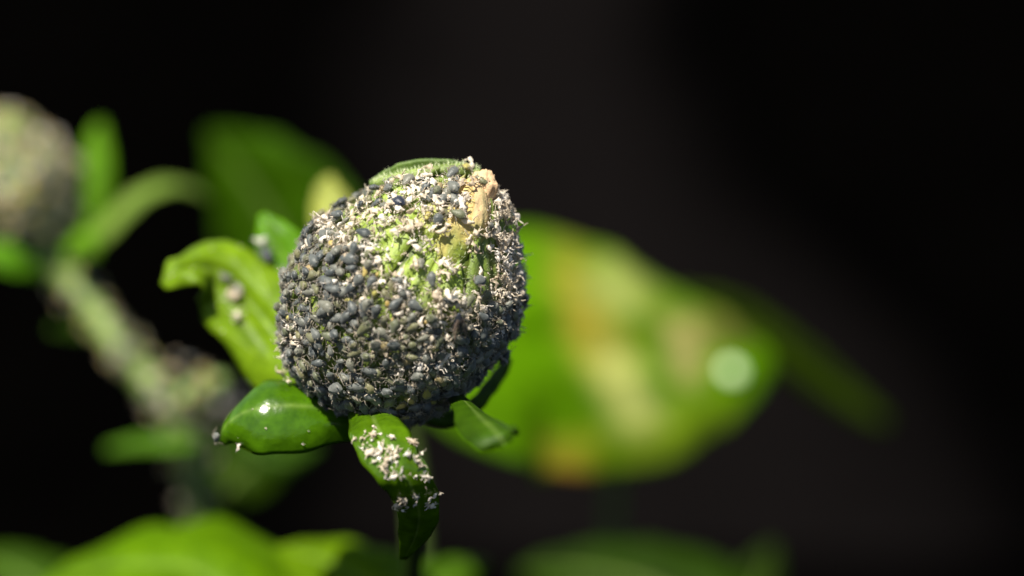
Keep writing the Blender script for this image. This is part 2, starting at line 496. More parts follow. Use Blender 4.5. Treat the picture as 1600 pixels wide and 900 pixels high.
leaf_thing('bright green rounded leaf below the crusted stalk',
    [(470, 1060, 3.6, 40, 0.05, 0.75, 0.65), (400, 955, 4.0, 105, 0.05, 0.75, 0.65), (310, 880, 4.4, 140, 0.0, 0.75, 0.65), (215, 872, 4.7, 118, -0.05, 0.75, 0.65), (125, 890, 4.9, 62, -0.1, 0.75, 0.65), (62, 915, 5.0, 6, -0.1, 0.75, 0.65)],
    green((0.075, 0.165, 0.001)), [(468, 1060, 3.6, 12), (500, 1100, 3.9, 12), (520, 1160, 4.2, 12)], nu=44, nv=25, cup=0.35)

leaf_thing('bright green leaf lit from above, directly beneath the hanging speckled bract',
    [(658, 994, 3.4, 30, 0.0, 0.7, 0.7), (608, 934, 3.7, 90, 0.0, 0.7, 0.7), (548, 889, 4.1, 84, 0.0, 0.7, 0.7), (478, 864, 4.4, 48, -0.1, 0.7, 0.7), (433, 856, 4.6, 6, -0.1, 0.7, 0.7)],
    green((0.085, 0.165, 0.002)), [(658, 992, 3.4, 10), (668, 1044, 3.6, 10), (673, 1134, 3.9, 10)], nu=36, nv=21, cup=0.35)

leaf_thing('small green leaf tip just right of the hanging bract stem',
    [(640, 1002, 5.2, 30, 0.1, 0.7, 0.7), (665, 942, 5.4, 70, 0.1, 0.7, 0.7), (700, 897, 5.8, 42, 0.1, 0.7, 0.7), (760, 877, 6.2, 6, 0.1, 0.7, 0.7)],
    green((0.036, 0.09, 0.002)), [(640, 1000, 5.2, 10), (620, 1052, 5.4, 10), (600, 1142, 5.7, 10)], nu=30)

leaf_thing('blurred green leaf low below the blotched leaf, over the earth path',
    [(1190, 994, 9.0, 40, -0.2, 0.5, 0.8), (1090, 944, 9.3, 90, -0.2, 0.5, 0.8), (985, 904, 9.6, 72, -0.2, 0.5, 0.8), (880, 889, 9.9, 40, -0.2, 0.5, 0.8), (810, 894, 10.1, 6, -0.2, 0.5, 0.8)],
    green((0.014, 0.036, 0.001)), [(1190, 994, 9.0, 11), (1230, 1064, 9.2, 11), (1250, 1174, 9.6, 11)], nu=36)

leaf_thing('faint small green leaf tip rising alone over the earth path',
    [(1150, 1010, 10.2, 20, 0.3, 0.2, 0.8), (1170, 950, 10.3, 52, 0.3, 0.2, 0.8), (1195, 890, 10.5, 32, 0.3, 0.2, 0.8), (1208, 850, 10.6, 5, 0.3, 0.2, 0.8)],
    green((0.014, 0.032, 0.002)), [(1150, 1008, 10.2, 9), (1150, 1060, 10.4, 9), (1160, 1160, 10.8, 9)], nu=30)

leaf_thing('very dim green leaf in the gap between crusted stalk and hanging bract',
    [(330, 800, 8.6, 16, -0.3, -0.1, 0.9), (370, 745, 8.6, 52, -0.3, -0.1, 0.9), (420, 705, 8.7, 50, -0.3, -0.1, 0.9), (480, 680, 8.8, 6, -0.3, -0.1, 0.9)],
    green((0.018, 0.042, 0.001)), [(330, 800, 8.6, 9), (318, 850, 8.8, 9), (316, 1000, 9.2, 10)], nu=30)  # shade behind the stalk is put into this low tint

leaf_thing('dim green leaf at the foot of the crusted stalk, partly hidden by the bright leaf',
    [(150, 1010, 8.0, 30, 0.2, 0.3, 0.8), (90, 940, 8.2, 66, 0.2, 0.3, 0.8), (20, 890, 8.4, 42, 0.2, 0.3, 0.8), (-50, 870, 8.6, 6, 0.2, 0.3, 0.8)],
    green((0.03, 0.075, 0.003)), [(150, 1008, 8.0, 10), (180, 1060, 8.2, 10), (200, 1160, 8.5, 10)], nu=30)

# ------------------------------------------------------------------ main bud
BUD = P(630, 462, 0.0)
R0 = 173 * K
TIP = unit(np.array([0.53, 0.80, 0.27]))

def bud_radius(d):
    """d: unit directions in view space (right, up, toward camera)"""
    ang = np.arccos(np.clip(d @ TIP, -1, 1))
    r = 1 + 0.22 * np.exp(-(ang / 0.46) ** 2)
    low = unit(np.array([0.74, -0.66, 0.1])); al = np.arccos(np.clip(d @ low, -1, 1))
    r = r - 0.13 * np.exp(-(al / 0.5) ** 2)
    sh = unit(np.array([-0.60, 0.78, 0.1])); r = r - 0.085 * np.exp(-(np.arccos(np.clip(d @ sh, -1, 1)) / 0.5) ** 2)
    bl_ = unit(np.array([-0.56, -0.82, 0.05])); r = r + 0.075 * np.exp(-(np.arccos(np.clip(d @ bl_, -1, 1)) / 0.45) ** 2)
    fl = unit(np.array([-0.93, -0.35, 0.1])); r = r + 0.035 * np.exp(-(np.arccos(np.clip(d @ fl, -1, 1)) / 0.5) ** 2)
    base = unit(np.array([-0.22, -0.95, -0.1])); ab = np.arccos(np.clip(d @ base, -1, 1))
    r = r + 0.03 * np.exp(-(ab / 0.5) ** 2)
    r = r + 0.11 * vnoise(d * 2.3 + 8) + 0.06 * vnoise(d * 5.3 + 2)
    return R0 * r

def bud_point(d, off=0.0):
    return BUD + view_vec(d * (bud_radius(d) + off)[..., None])

main = empty('flower_bud', P(585, 668, 0.0))
tag(main, 'round green flower bud crusted all over with aphids and white shed skins', 'flower bud')

# core of the bud
nt_, np_ = 40, 64
th = np.linspace(0.0, math.pi, nt_); ph = np.linspace(0, 2 * math.pi, np_, endpoint=False)
TH, PH = np.meshgrid(th, ph, indexing='ij')
dirs = np.stack([np.sin(TH) * np.cos(PH), np.cos(TH), np.sin(TH) * np.sin(PH)], -1)
vv = bud_point(dirs.reshape(-1, 3), -0.03)
ia = np.arange(nt_ * np_).reshape(nt_, np_); ib = np.roll(ia, -1, axis=1)
ff = np.stack([ia[:-1], ia[1:], ib[1:], ib[:-1]], -1).reshape(-1, 4)
ct = np.ones((len(vv), 3)) * np.array([0.12, 0.17, 0.03]) * (1 + 0.8 * vnoise(dirs.reshape(-1, 3) * 9 + 20)[:, None])
link('bud_core', make_mesh('bud_core', vv, ff, [M_INNER], uv=np.zeros((len(vv), 2)), tint=ct), main)

# scale-like bracts wrapped round the bud, meeting at the tip
AX = unit(np.array([0.46, 0.85, 0.26]))
E1 = unit(np.array([0, 0, 1.0]) - AX * AX[2])
E2 = unit(np.cross(AX, E1)); E2 = E2 if E2[0] > 0 else -E2

def lune(name, phi0, half, t0, t1, off, tint, mat=M_INNER, nu=26, nv=17, thick=0.03, ridge=0.024, nr=5, pw=0.6, lip=0.02, wob=0.0, rough=0.012, blend=None):
    t = np.linspace(0, 1, nu); s = np.linspace(-1, 1, nv)
    T_, S_ = np.meshgrid(t, s, indexing='ij')
    theta = t0 + (t1 - t0) * T_
    wid = half * (np.sin(np.clip(math.pi * (0.18 + 0.82 * T_), 0, math.pi)) ** pw + 0.02)
    phi = phi0 + S_ * wid / np.maximum(np.sin(theta), 0.25) + wob * np.sin(T_ * 7 + phi0 * 5)
    d = AX * np.cos(theta)[..., None] + (E1 * np.cos(phi)[..., None] + E2 * np.sin(phi)[..., None]) * np.sin(theta)[..., None]
    d = unit(d)
    o = off + ridge * np.cos(S_ * nr * math.pi) + lip * S_ ** 6 + 0.03 * vnoise(d * 7 + phi0 * 3) + rough * (vnoise(np.stack([S_ * 9, T_ * 5 + phi0, S_ * 0], -1)) + vnoise(d * 26 + 5))
    if blend is not None:
        o = o - 0.07 * np.abs(S_) ** 3 - 0.09 * np.clip(1 - T_ * 3.5, 0, 1) ** 2
    top = bud_point(d.reshape(-1, 3), o.reshape(-1)); bot = bud_point(d.reshape(-1, 3), o.reshape(-1) - thick)
    ia = np.arange(nu * nv).reshape(nu, nv); n = nu * nv; ib = ia + n
    f = [np.stack([ia[:-1, :-1], ia[1:, :-1], ia[1:, 1:], ia[:-1, 1:]], -1).reshape(-1, 4),
         np.stack([ib[:-1, :-1], ib[:-1, 1:], ib[1:, 1:], ib[1:, :-1]], -1).reshape(-1, 4)]
    ring = np.concatenate([ia[:, 0], ia[-1, 1:], ia[-2::-1, -1], ia[0, -2:0:-1]]); nx = np.roll(ring, -1)
    f.append(np.stack([ring, ring + n, nx + n, nx], -1))
    vein = np.clip(np.cos(S_ * nr * math.pi), 0, 1) ** 3
    tc = np.array(tint) * (1 + 0.5 * vnoise(d * 6 + 3)[..., None]) * (1 - 0.35 * vein[..., None]) + np.array([0.36, 0.42, 0.20]) * 0.35 * vein[..., None]
    if blend is not None:
        w = np.clip(1.6 - 1.25 * np.abs(S_) + 1.3 * vnoise(d * 9 + 1), 0, 1) * np.clip(T_ * 2.3 - 0.1 + 1.2 * vnoise(d * 8), 0, 1)
        tc = tc * w[..., None] + np.array(blend) * (1 - w[..., None])
    tc = tc.reshape(-1, 3)
    me = make_mesh(name, np.concatenate([top, bot]), np.concatenate(f), [mat], uv=np.zeros((2 * n, 2)), tint=np.concatenate([tc, tc]))
    return link(name, me, main)

for i, (ph0, hf, t1, off) in enumerate([(-38, 0.50, 0.22, 0.012), (62, 0.46, 0.20, 0.02), (-95, 0.5, 0.2, 0.035), (120, 0.5, 0.2, 0.03), (180, 0.55, 0.16, 0.015), (-145, 0.5, 0.2, 0.03), (14, 0.46, 0.62, -0.004)]):
    lune('inner_bract', math.radians(ph0), hf, 2.75, t1, off, (0.24, 0.34, 0.045) if i in (0, 6) else (0.15, 0.22, 0.035))
# cream yellow petals showing between the bracts near the tip
for (ph0, hf, t0, t1, off, col) in [(16, 0.23, 0.92, 0.08, 0.043, (0.70, 0.53, 0.24)), (-6, 0.20, 0.80, 0.08, 0.042, (0.56, 0.54, 0.24)), (40, 0.18, 0.66, 0.06, 0.046, (0.66, 0.49, 0.30))]:
    lune('petal', math.radians(ph0), hf, t0, t1, off, col, mat=M_PETAL, nu=48, nv=25, ridge=0.006, nr=2, lip=-0.02, wob=0.02, rough=0.018, blend=(0.26, 0.34, 0.06))

def knob(name, px, py, d, rx, ry, rz, tint, mat, amp=0.42, fr=2.2):
    n1, n2 = 30, 44
    t = np.linspace(0, math.pi, n1); p = np.linspace(0, 2 * math.pi, n2, endpoint=False)
    T_, P_ = np.meshgrid(t, p, indexing='ij')
    d_ = np.stack([np.sin(T_) * np.cos(P_), np.cos(T_), np.sin(T_) * np.sin(P_)], -1).reshape(-1, 3)
    rr = 1 + amp * vnoise(d_ * fr + px) + 0.6 * amp * vnoise(d_ * fr * 2.7 + py) + 0.3 * amp * vnoise(d_ * fr * 6 + 1)
    v = P(px, py, d) + view_vec(d_ * rr[:, None] * np.array([rx, ry, rz]) * K)
    ia = np.arange(n1 * n2).reshape(n1, n2); ib = np.roll(ia, -1, axis=1)
    f = np.stack([ia[:-1], ia[1:], ib[1:], ib[:-1]], -1).reshape(-1, 4)
    tc = np.array(tint) * (1 + 0.4 * vnoise(d_ * 4 + 2)[:, None])
    return link(name, make_mesh(name, v, f, [mat], uv=np.zeros((len(v), 2)), tint=tc), main)
pk = knob('petal', 755, 296, -0.38, 22, 30, 24, (0.74, 0.53, 0.35), M_PETAL)
pk['label'] = 'pale pink crumpled petal tip'

# rolled rim of the bract along the top of the bud
rim_a = blade('inner_bract', [(578, 288, 0.0, 4, 0, 0.8, 0.6), (604, 280, -0.02, 10, 0, 0.6, 0.8), (640, 272, -0.05, 15, 0.0, 0.5, 0.85), (690, 266, -0.08, 13, 0.05, 0.5, 0.85), (738, 266, -0.1, 6, 0.1, 0.5, 0.85)], M_INNER, main, thick=0.03, cup=-0.9, crease=0.3, tint=green((0.10, 0.17, 0.03)))
rim_b = blade('inner_bract', [(584, 287, -0.12, 3, 0, 0.3, 0.9), (618, 278, -0.2, 5, 0, 0.3, 0.9), (665, 268, -0.2, 5, 0.0, 0.3, 0.9), (720, 263, -0.2, 6, 0.05, 0.3, 0.9), (750, 270, -0.2, 3, 0.1, 0.3, 0.9)], M_INNER, main, thick=0.05, cup=0.8, crease=0.0, tint=green((0.20, 0.28, 0.07)))

# leafy outer bracts curling away from the base of the bud
G1, G2 = (0.085, 0.23, 0.004), (0.115, 0.25, 0.006)
br_a = blade('outer_bract', [(545, 635, 0.7, 30, -0.3, 0.3, 0.9), (485, 585, 1.1, 56, -0.3, 0.35, 0.9), (432, 525, 1.5, 80, -0.25, 0.4, 0.9), (388, 468, 1.7, 70, -0.2, 0.5, 0.85), (346, 424, 1.8, 58, -0.3, 0.5, 0.8), (310, 412, 1.7, 48, -0.4, 0.5, 0.75), (278, 420, 1.6, 36, -0.6, 0.4, 0.7), (254, 446, 1.6, 8, -0.8, 0.0, 0.6)], M_BRACT_SOFT, main, thick=0.04, cup=0.4, crease=0.34, wav=0.2, wfreq=2.6, tint=green((0.14, 0.25, 0.006)), seed=1)
br_b = blade('outer_bract', [(560, 655, 0.1, 30, 0.05, 0.5, 0.8), (510, 640, -0.1, 50, 0.0, 0.5, 0.85), (458, 636, -0.2, 62, -0.1, 0.45, 0.88), (410, 638, -0.22, 64, -0.3, 0.45, 0.85), (376, 650, -0.15, 54, -0.55, 0.4, 0.7), (353, 670, 0.0, 30, -0.85, 0.1, 0.5), (348, 690, 0.1, 6, -0.9, -0.2, 0.4)], M_BRACT, main, thick=0.045, cup=0.6, crease=0.0, wav=0.05, wfreq=1.7, tint=green((0.055, 0.145, 0.003)), seed=2, nu=44, nv=25)
br_c = blade('outer_bract', [(575, 632, -0.2, 30, 0, 0.6, 0.8), (590, 668, -0.9, 44, 0.0, 0.6, 0.8), (613, 712, -1.15, 42, 0.05, 0.45, 0.9), (640, 755, -1.1, 36, 0.1, 0.1, 0.95), (654, 795, -0.8, 32, 0.1, -0.5, 0.8), (650, 835, -0.45, 26, 0, -0.9, 0.35), (630, 872, -0.1, 5, 0, -0.95, 0.2)], M_BRACT, main, thick=0.04, cup=0.3, crease=0.12, tint=green((0.075, 0.165, 0.004)), seed=3, nu=44)
br_d = blade('outer_bract', [(708, 612, 0.1, 12, 0.2, 0.4, 0.9), (734, 638, -0.9, 24, 0.2, 0.4, 0.9), (752, 656, -1.6, 38, 0.15, 0.4, 0.9), (768, 670, -2.0, 40, 0.2, 0.25, 0.95), (779, 682, -2.15, 35, 0.3, 0.0, 0.95), (785, 690, -2.15, 24, 0.35, -0.15, 0.9), (788, 695, -2.15, 8, 0.4, -0.3, 0.9)], M_BRACT_SOFT, main, thick=0.04, cup=0.35, crease=0.02, wav=0.02, tint=green((0.035, 0.088, 0.002)), seed=4)
br_e = blade('outer_bract', [(560, 560, 1.5, 30, -0.3, 0.4, 0.85), (500, 490, 1.7, 50, -0.3, 0.4, 0.85), (455, 420, 1.9, 50, -0.3, 0.4, 0.85), (425, 365, 2.0, 30, -0.35, 0.5, 0.8), (408, 335, 2.1, 5, -0.4, 0.6, 0.7)], M_BRACT_SOFT, main, thick=0.04, cup=0.3, crease=0.2, tint=green(G1), seed=5)
br_f = blade('outer_bract', [(600, 520, 3.8, 26, -0.1, 0.4, 0.9), (560, 420, 4.3, 42, -0.1, 0.4, 0.9), (525, 350, 4.6, 40, -0.2, 0.4, 0.9), (512, 300, 4.8, 24, -0.2, 0.4, 0.9), (515, 276, 4.9, 5, -0.2, 0.4, 0.9)], M_BRACT_SOFT, main, thick=0.04, cup=0.2, crease=0.1, tint=green((0.28, 0.32, 0.06)), seed=6)
br_f.o['label'] = 'pale yellowish outer bract behind the bud'
br_g = blade('outer_bract', [(640, 640, 0.4, 12, 0.3, -0.2, 0.9), (700, 655, 0.5, 14, 0.4, -0.3, 0.8), (745, 632, 0.6, 13, 0.5, -0.3, 0.8), (770, 603, 0.8, 14, 0.7, -0.2, 0.6), (788, 578, 1.0, 13, 0.8, -0.1, 0.5), (797, 562, 1.1, 5, 0.8, -0.1, 0.5)], M_BRACT_SOFT, main, thick=0.04, cup=0.3, crease=0.2, tint=green((0.04, 0.09, 0.006)), seed=7)
tube('stem', [(590, 620, 0.5, 42), (600, 670, 0.5, 30), (630, 730, 0.9, 19), (648, 830, 1.9, 15), (640, 960, 3.2, 16), (640, 1200, 4.6, 18)], M_STEM, main, nu=30, tint=(0.03, 0.05, 0.012))

# ------------------------------------------------------------------ aphids and skins: meshes
def leg_tube(V, F, root, pts, r0, r1, ns=3):
    """thin tapered tube whose first ring is the body vertex itself, so body and leg are one surface"""
    pts = [np.array(p, float) for p in pts]
    prev = None
    n = len(pts)
    base = V[root]
    for k, p in enumerate(pts):
        a = base if k == 0 else pts[k - 1]
        t = unit(p - a)
        s = unit(np.cross(t, [0.3, 0.2, 1.0])); q = np.cross(t, s)
        r = r0 + (r1 - r0) * k / max(1, n - 1)
        ids = []
        for j in range(ns):
            ang = 2 * math.pi * j / ns
            V.append(p + (s * math.cos(ang) + q * math.sin(ang)) * r); ids.append(len(V) - 1)
        for j in range(ns):
            j2 = (j + 1) % ns
            if prev is None:
                F.append((root, ids[j2], ids[j]))
            else:
                F.append((prev[j], prev[j2], ids[j2], ids[j]))
        prev = ids
    F.append(tuple(prev))

def aphid_geo(seed, slim=1.0, ns=12):
    rg = np.random.default_rng(seed)
    ts = np.array([0.0, 0.03, 0.09, 0.17, 0.25, 0.33, 0.41, 0.49, 0.57, 0.64, 0.71, 0.78, 0.84, 0.90, 0.95, 0.99])
    pr = np.interp(ts, [0, .03, .09, .2, .35, .48, .6, .72, .82, .9, .96, 1], [0.012, .05, .17, .27, .325, .315, .275, .22, .185, .15, .10, .03])
    bend = rg.uniform(-0.12, 0.12)
    V, F = [], []
    for k, (t, r) in enumerate(zip(ts, pr)):
        r = r * slim * (1 + (0.05 if k % 2 else -0.04))
        for j in range(ns):
            a = 2 * math.pi * j / ns
            y = math.cos(a) * r; z = math.sin(a) * r * 0.82
            if z < 0: z *= 0.7
            z += 0.018 * (abs(math.cos(a * 3)) ** 4 - 0.3) * (r / 0.3)
            V.append(np.array([t - 0.5, y + bend * (t - 0.5) ** 2 * 2, z + 0.24 + 0.05 * (0.5 - t)]))
    nr = len(ts)
    for k in range(nr - 1):
        for j in range(ns):
            j2 = (j + 1) % ns
            F.append((k * ns + j, k * ns + j2, (k + 1) * ns + j2, (k + 1) * ns + j))
    F.append(tuple(range(ns - 1, -1, -1))); F.append(tuple((nr - 1) * ns + j for j in range(ns)))
    nb = len(F)
    def vid(ring, ang):
        return ring * ns + int(round(ang / (2 * math.pi) * ns)) % ns
    for sgn in (1, -1):
        a_side = 0.0 if sgn > 0 else math.pi
        for ring, dx, kn in ((13, 0.22, 0.30), (11, 0.02, 0.36), (9, -0.26, 0.40)):
            root = vid(ring, -0.5 if sgn > 0 else math.pi + 0.5)
            b = V[root]
            j1 = rg.uniform(-0.06, 0.06); j2 = rg.uniform(-0.1, 0.1)
            knee = (b[0] + dx * 0.6 + j1, sgn * (kn + 0.04), 0.30 + rg.uniform(-0.05, 0.08))
            foot = (b[0] + dx * 1.5 + j2, sgn * (kn + 0.26 + j1), 0.0)
            leg_tube(V, F, root, [b + (np.array(knee) - b) * 0.3, knee, foot], 0.034, 0.016)
        root = vid(14, 0.6 if sgn > 0 else math.pi - 0.6)      # antenna
        b = V[root]
        leg_tube(V, F, root, [b + np.array([0.05, sgn * 0.07, 0.05]), b + np.array([0.0, sgn * 0.2, 0.1]), b + np.array([-0.25, sgn * 0.30, 0.12 + rg.uniform(-0.05, 0.08)])], 0.017, 0.008)
        root = vid(3, 0.9 if sgn > 0 else math.pi - 0.9)       # cornicle
        b = V[root]
        leg_tube(V, F, root, [b + np.array([-0.03, sgn * 0.01, 0.02]), b + np.array([-0.13, sgn * 0.05, 0.07])], 0.024, 0.02, 4)
    return np.array(V), F, [0] * nb + [1] * (len(F) - nb)

def skin_geo(seed):
    rg = np.random.default_rng(seed)
    nu, nv = 9, 6
    V, F = [], []
    off = rg.uniform(0, 9, 3)
    bend = rg.uniform(-1.0, 1.0); spread = rg.uniform(0.9, 2.0); rad = rg.uniform(0.13, 0.29); twist = rg.uniform(-1.5, 1.5)
    ln = rg.uniform(0.55, 1.0)
    for i in range(nu):
        t = i / (nu - 1)
        pr = rad * (0.25 + 0.75 * math.sin(math.pi * (0.08 + 0.84 * t))) * (0.75 + 0.5 * rg.random())
        for j in range(nv):
            a = (j / (nv - 1) - 0.5) * 2 * spread * (0.7 + 0.6 * rg.random()) + twist * (t - 0.5)
            p = np.array([(t - 0.5) * ln, math.sin(a) * pr, math.cos(a) * pr + 0.10])
            p[1] += bend * (t - 0.5) ** 2
            p = p + 0.24 * np.array([vnoise(p * 6 + off), vnoise(p * 6 + off + 4), vnoise(p * 6 + off + 9)])
            V.append(p)
    for i in range(nu - 1):
        for j in range(nv - 1):
            F.append((i * nv + j, (i + 1) * nv + j, (i + 1) * nv + j + 1, i * nv + j + 1))
    for k in range(rg.integers(2, 6)):
        i = rg.integers(0, nu); j = rg.choice([0, nv - 1])
        root = i * nv + j; b = V[root]; sg = -1 if j == 0 else 1
        d = unit(np.array([rg.uniform(-1.0, 1.0), sg * rg.uniform(0.3, 1.0), rg.uniform(-0.2, 0.8)]))
        l = rg.uniform(0.2, 0.6)
        d2 = unit(d + rg.uniform(-1.1, 1.1, 3)); d3 = unit(d2 + rg.uniform(-0.8, 0.8, 3))
        p1 = b + d * 0.1 * l; p2 = b + d * l * 0.5; p3 = p2 + d2 * l * 0.45; p4 = p3 + d3 * l * 0.25
        leg_tube(V, F, root, [p1, p2, p3, p4], 0.055, 0.024)
    return np.array(V), F

APHID_GEO = [aphid_geo(100 + i, s) for i, s in enumerate((1.0, 0.92, 1.06, 0.85, 1.0))]
SKIN_GEO = [skin_geo(300 + i) for i in range(16)]
BODY = {'slate': M_SLATE, 'dark': M_DARK, 'olive': M_OLIVE, 'yellow': M_YELLOW, 'tan': M_TAN}
_mesh_cache = {}
def aphid_mesh(kind, var):
    if (kind, var) not in _mesh_cache:
        v, f, mi = APHID_GEO[var]
        _mesh_cache[(kind, var)] = make_mesh('aphid', v, f, [BODY[kind], M_LEG], midx=mi)
    return _mesh_cache[(kind, var)]
SKIN_MESH = [make_mesh('shed_skin', v, f, [M_SKIN]) for v, f in SKIN_GEO]

def frame(n, heading_angle, pitch=0.0, roll=0.0):
    n = unit(n)
    a = UP - n * (UP @ n)
    if np.linalg.norm(a) < 1e-3: a = RIGHT - n * (RIGHT @ n)
    a = unit(a); b = np.cross(n, a)
    x = a * math.cos(heading_angle) + b * math.sin(heading_angle)
    y = np.cross(n, x)
    m = np.stack([x, y, n], 1)
    cp, sp = math.cos(pitch), math.sin(pitch); cr, sr = math.cos(roll), math.sin(roll)
    return m @ np.array([[cp, 0, sp], [0, 1, 0], [-sp, 0, cp]]) @ np.array([[1, 0, 0], [0, cr, -sr], [0, sr, cr]])

def place(name, me, pos, rot, scale):
    o = bpy.data.objects.new(name, me)
    scene.collection.objects.link(o)
    m = np.eye(4); m[:3, :3] = rot * np.asarray(scale)[None, :] if np.ndim(scale) else rot * scale
    m[:3, 3] = pos
    o.matrix_world = Matrix(m.tolist())
    return o

class Heap:
    """collects many small bodies into one mesh"""
    def __init__(self): self.v, self.f, self.m, self.r, self.n = [], [], [], [], 0
    def add(self, v, f, mi, pos, rot, scale):
        w = (v * np.asarray(scale)) @ rot.T + pos
        self.v.append(w); self.f += [tuple(a + self.n for a in q) for q in f]
        self.m += list(mi); self.r.append(np.full(len(v), random.random())); self.n += len(v)
    def build(self, name, mats):
        me = make_mesh(name, np.concatenate(self.v), self.f, mats, rnd=np.concatenate(self.r), midx=self.m)
        return link(name, me)

# ------------------------------------------------------------------ the crowd on the bud
def blob(x, y, cx, cy, r):
    return math.exp(-((x - cx) ** 2 + (y - cy) ** 2) / (r * r))
def seg_blob(x, y, ax, ay, bx, by, r):
    t = max(0, min(1, ((x - ax) * (bx - ax) + (y - ay) * (by - ay)) / ((bx - ax) ** 2 + (by - ay) ** 2)))
    return blob(x, y, ax + t * (bx - ax), ay + t * (by - ay), r)
def strip(x, y):
    return seg_blob(x, y, 758, 285, 712, 400, 26)
def bare(x, y):
    """1 where the bud stays clean: the green patch, the pale ridges and the petals"""
    b = max(0.85 * blob(x, y, 655, 385, 36), 0.8 * blob(x, y, 640, 410, 24), 0.85 * seg_blob(x, y, 690, 450, 718, 445, 18), 0.6 * seg_blob(x, y, 735, 330, 712, 385, 28), 0.6 * blob(x, y, 590, 360, 22), 0.8 * blob(x, y, 757, 290, 30))
    return min(1.0, b)
def p_aphid(x, y):
    p = 0.97
    p -= 0.72 * blob(x, y, 775, 395, 75) + 0.55 * blob(x, y, 620, 305, 75) + 0.85 * blob(x, y, 650, 390, 44)
    p -= 0.72 * strip(x, y) + 0.6 * blob(x, y, 708, 450, 28) + 0.5 * seg_blob(x, y, 560, 375, 640, 350, 14) + 0.35 * blob(x, y, 680, 470, 45)
    p -= 0.3 * blob(x, y, 560, 340, 40) + 0.9 * seg_blob(x, y, 585, 278, 740, 262, 14)
    p -= 0.5 * seg_blob(x, y, 780, 340, 785, 440, 50)
    return max(0.03, min(1, p)) * (1 - 0.88 * bare(x, y))
def p_skin(x, y):
    p = 0.12 + 0.42 * blob(x, y, 650, 500, 85)
    p += 0.95 * seg_blob(x, y, 790, 340, 785, 460, 72) + 0.75 * blob(x, y, 630, 312, 72) + 0.45 * blob(x, y, 675, 450, 55) + 0.6 * seg_blob(x, y, 690, 540, 740, 600, 42)
    p += 0.7 * seg_blob(x, y, 445, 550, 490, 480, 16) + 0.5 * seg_blob(x, y, 610, 545, 680, 520, 26) + 0.45 * seg_blob(x, y, 530, 400, 640, 350, 24) + 0.3 * blob(x, y, 500, 360, 40)
    p -= 0.3 * blob(x, y, 560, 600, 60) + 0.7 * seg_blob(x, y, 600, 280, 735, 266, 11)
    c = 0.75 + 2.4 * vnoise(np.array([x / 30.0, y / 30.0, 4.0]))
    return max(0.02, min(1, p * max(0.15, min(1.6, c)))) * (1 - 0.8 * bare(x, y))

def scatter(n_try, spacing, prob):
    cand = unit(RNG.normal(size=(n_try, 3)))
    pts = bud_point(cand)
    keep, kp = [], np.zeros((0, 3))
    kpl = []
    cell = {}
    for i in range(n_try):
        d = cand[i]
        px = project(pts[i])
        x, y = px if d[2] > -0.35 else (480.0, 560.0)
        sp = spacing(x, y) if callable(spacing) else spacing
        p = pts[i]; key = tuple((p / 0.12).astype(int)); ok = True
        for a in (-1, 0, 1):
            for b in (-1, 0, 1):
                for c in (-1, 0, 1):
                    for q in cell.get((key[0] + a, key[1] + b, key[2] + c), ()):
                        if ((q - p) ** 2).sum() < sp * sp: ok = False
        if ok:
            cell.setdefault(key, []).append(p)
            if RNG.random() < prob(x, y): keep.append((d, p, x, y))
    return keep

def bud_normal(d):
    e = 0.02
    s = unit(np.cross(d, [0.31, 0.2, 0.93])); q = np.cross(d, s)
    p0, p1, p2 = (bud_point(unit(d + k)[None])[0] for k in (0 * s, e * s, e * q))
    n = unit(np.cross(p1 - p0, p2 - p0))
    return n if n @ (p0 - BUD) > 0 else -n

# the few individuals that stand out: (px, py, kind, length, heading, label)
special = [
    (622, 327, 'dark', 0.20, 1.2, 'large glossy blue-black aphid lying near the top of the bud among white skins'),
    (603, 536, 'tan', 0.185, 2.6, 'tan ribbed aphid with pale stripes amid the dark crowd'),
    (664, 603, 'yellow', 0.15, 0.5, 'plump yellow aphid low on the shaded underside of the bud'),
    (569, 624, 'olive', 0.15, 1.9, 'olive yellow aphid at the lower rim of the bud above the glossy bract'),
    (742, 297, 'olive', 0.14, 0.4, 'dark olive aphid sitting against the pale pink petal tip'),
    (553, 408, 'slate', 0.19, 1.4, 'large grey aphid beside a dark hollow under the pale ridge'),
]
def dir_for_pixel(px, py):
    lo = np.array([(px - 630) * K, (462 - py) * K])
    d = None
    z = math.sqrt(max(0.02, R0 ** 2 - (lo ** 2).sum()))
    d = unit(np.array([lo[0], lo[1], z]))
    for _ in range(25):
        q = project(bud_point(d[None])[0])
        d = unit(d + np.array([(px - q[0]), -(py - q[1]), 0]) * K / R0 * 0.6)
    return d

taken = []
def winged(px, py):
    d = dir_for_pixel(px, py); n = bud_normal(d); p = bud_point(d[None], np.array([0.13]))[0]
    o = place('winged_aphid', aphid_mesh('dark', 3), p, frame(n, 0.25, -0.25), 0.16)
    tag(o, 'dark winged aphid with smoky folded wings on the front of the bud', 'winged aphid')
    for sg in (1, -1):
        nu, nv = 12, 6
        V, F = [], []
        for i in range(nu):
            t = i / (nu - 1); w = 0.30 * math.sin(math.pi * min(1, 0.08 + t * 0.9)) ** 0.7
            for j in range(nv):
                q = j / (nv - 1)
                V.append((0.22 - 1.25 * t, sg * (0.07 + 0.30 * t * 0.9 - w * 0.35 + w * q), 0.50 + 0.16 * t - 0.22 * (q - 0.3) ** 2 + 0.02 * math.sin(9 * q + 5 * t)))
        nn = len(V); V += [(a, b, c - 0.012) for a, b, c in V]
        for i in range(nu - 1):
            for j in range(nv - 1):
                a = i * nv + j
                F.append((a, a + 1, a + nv + 1, a + nv)); F.append((nn + a, nn + a + nv, nn + a + nv + 1, nn + a + 1))
        w_ = link('wing', make_mesh('wing', V, F, [M_WING])); w_.parent = o
    taken.append(p - unit(p - BUD) * 0.09)
winged(704, 492)
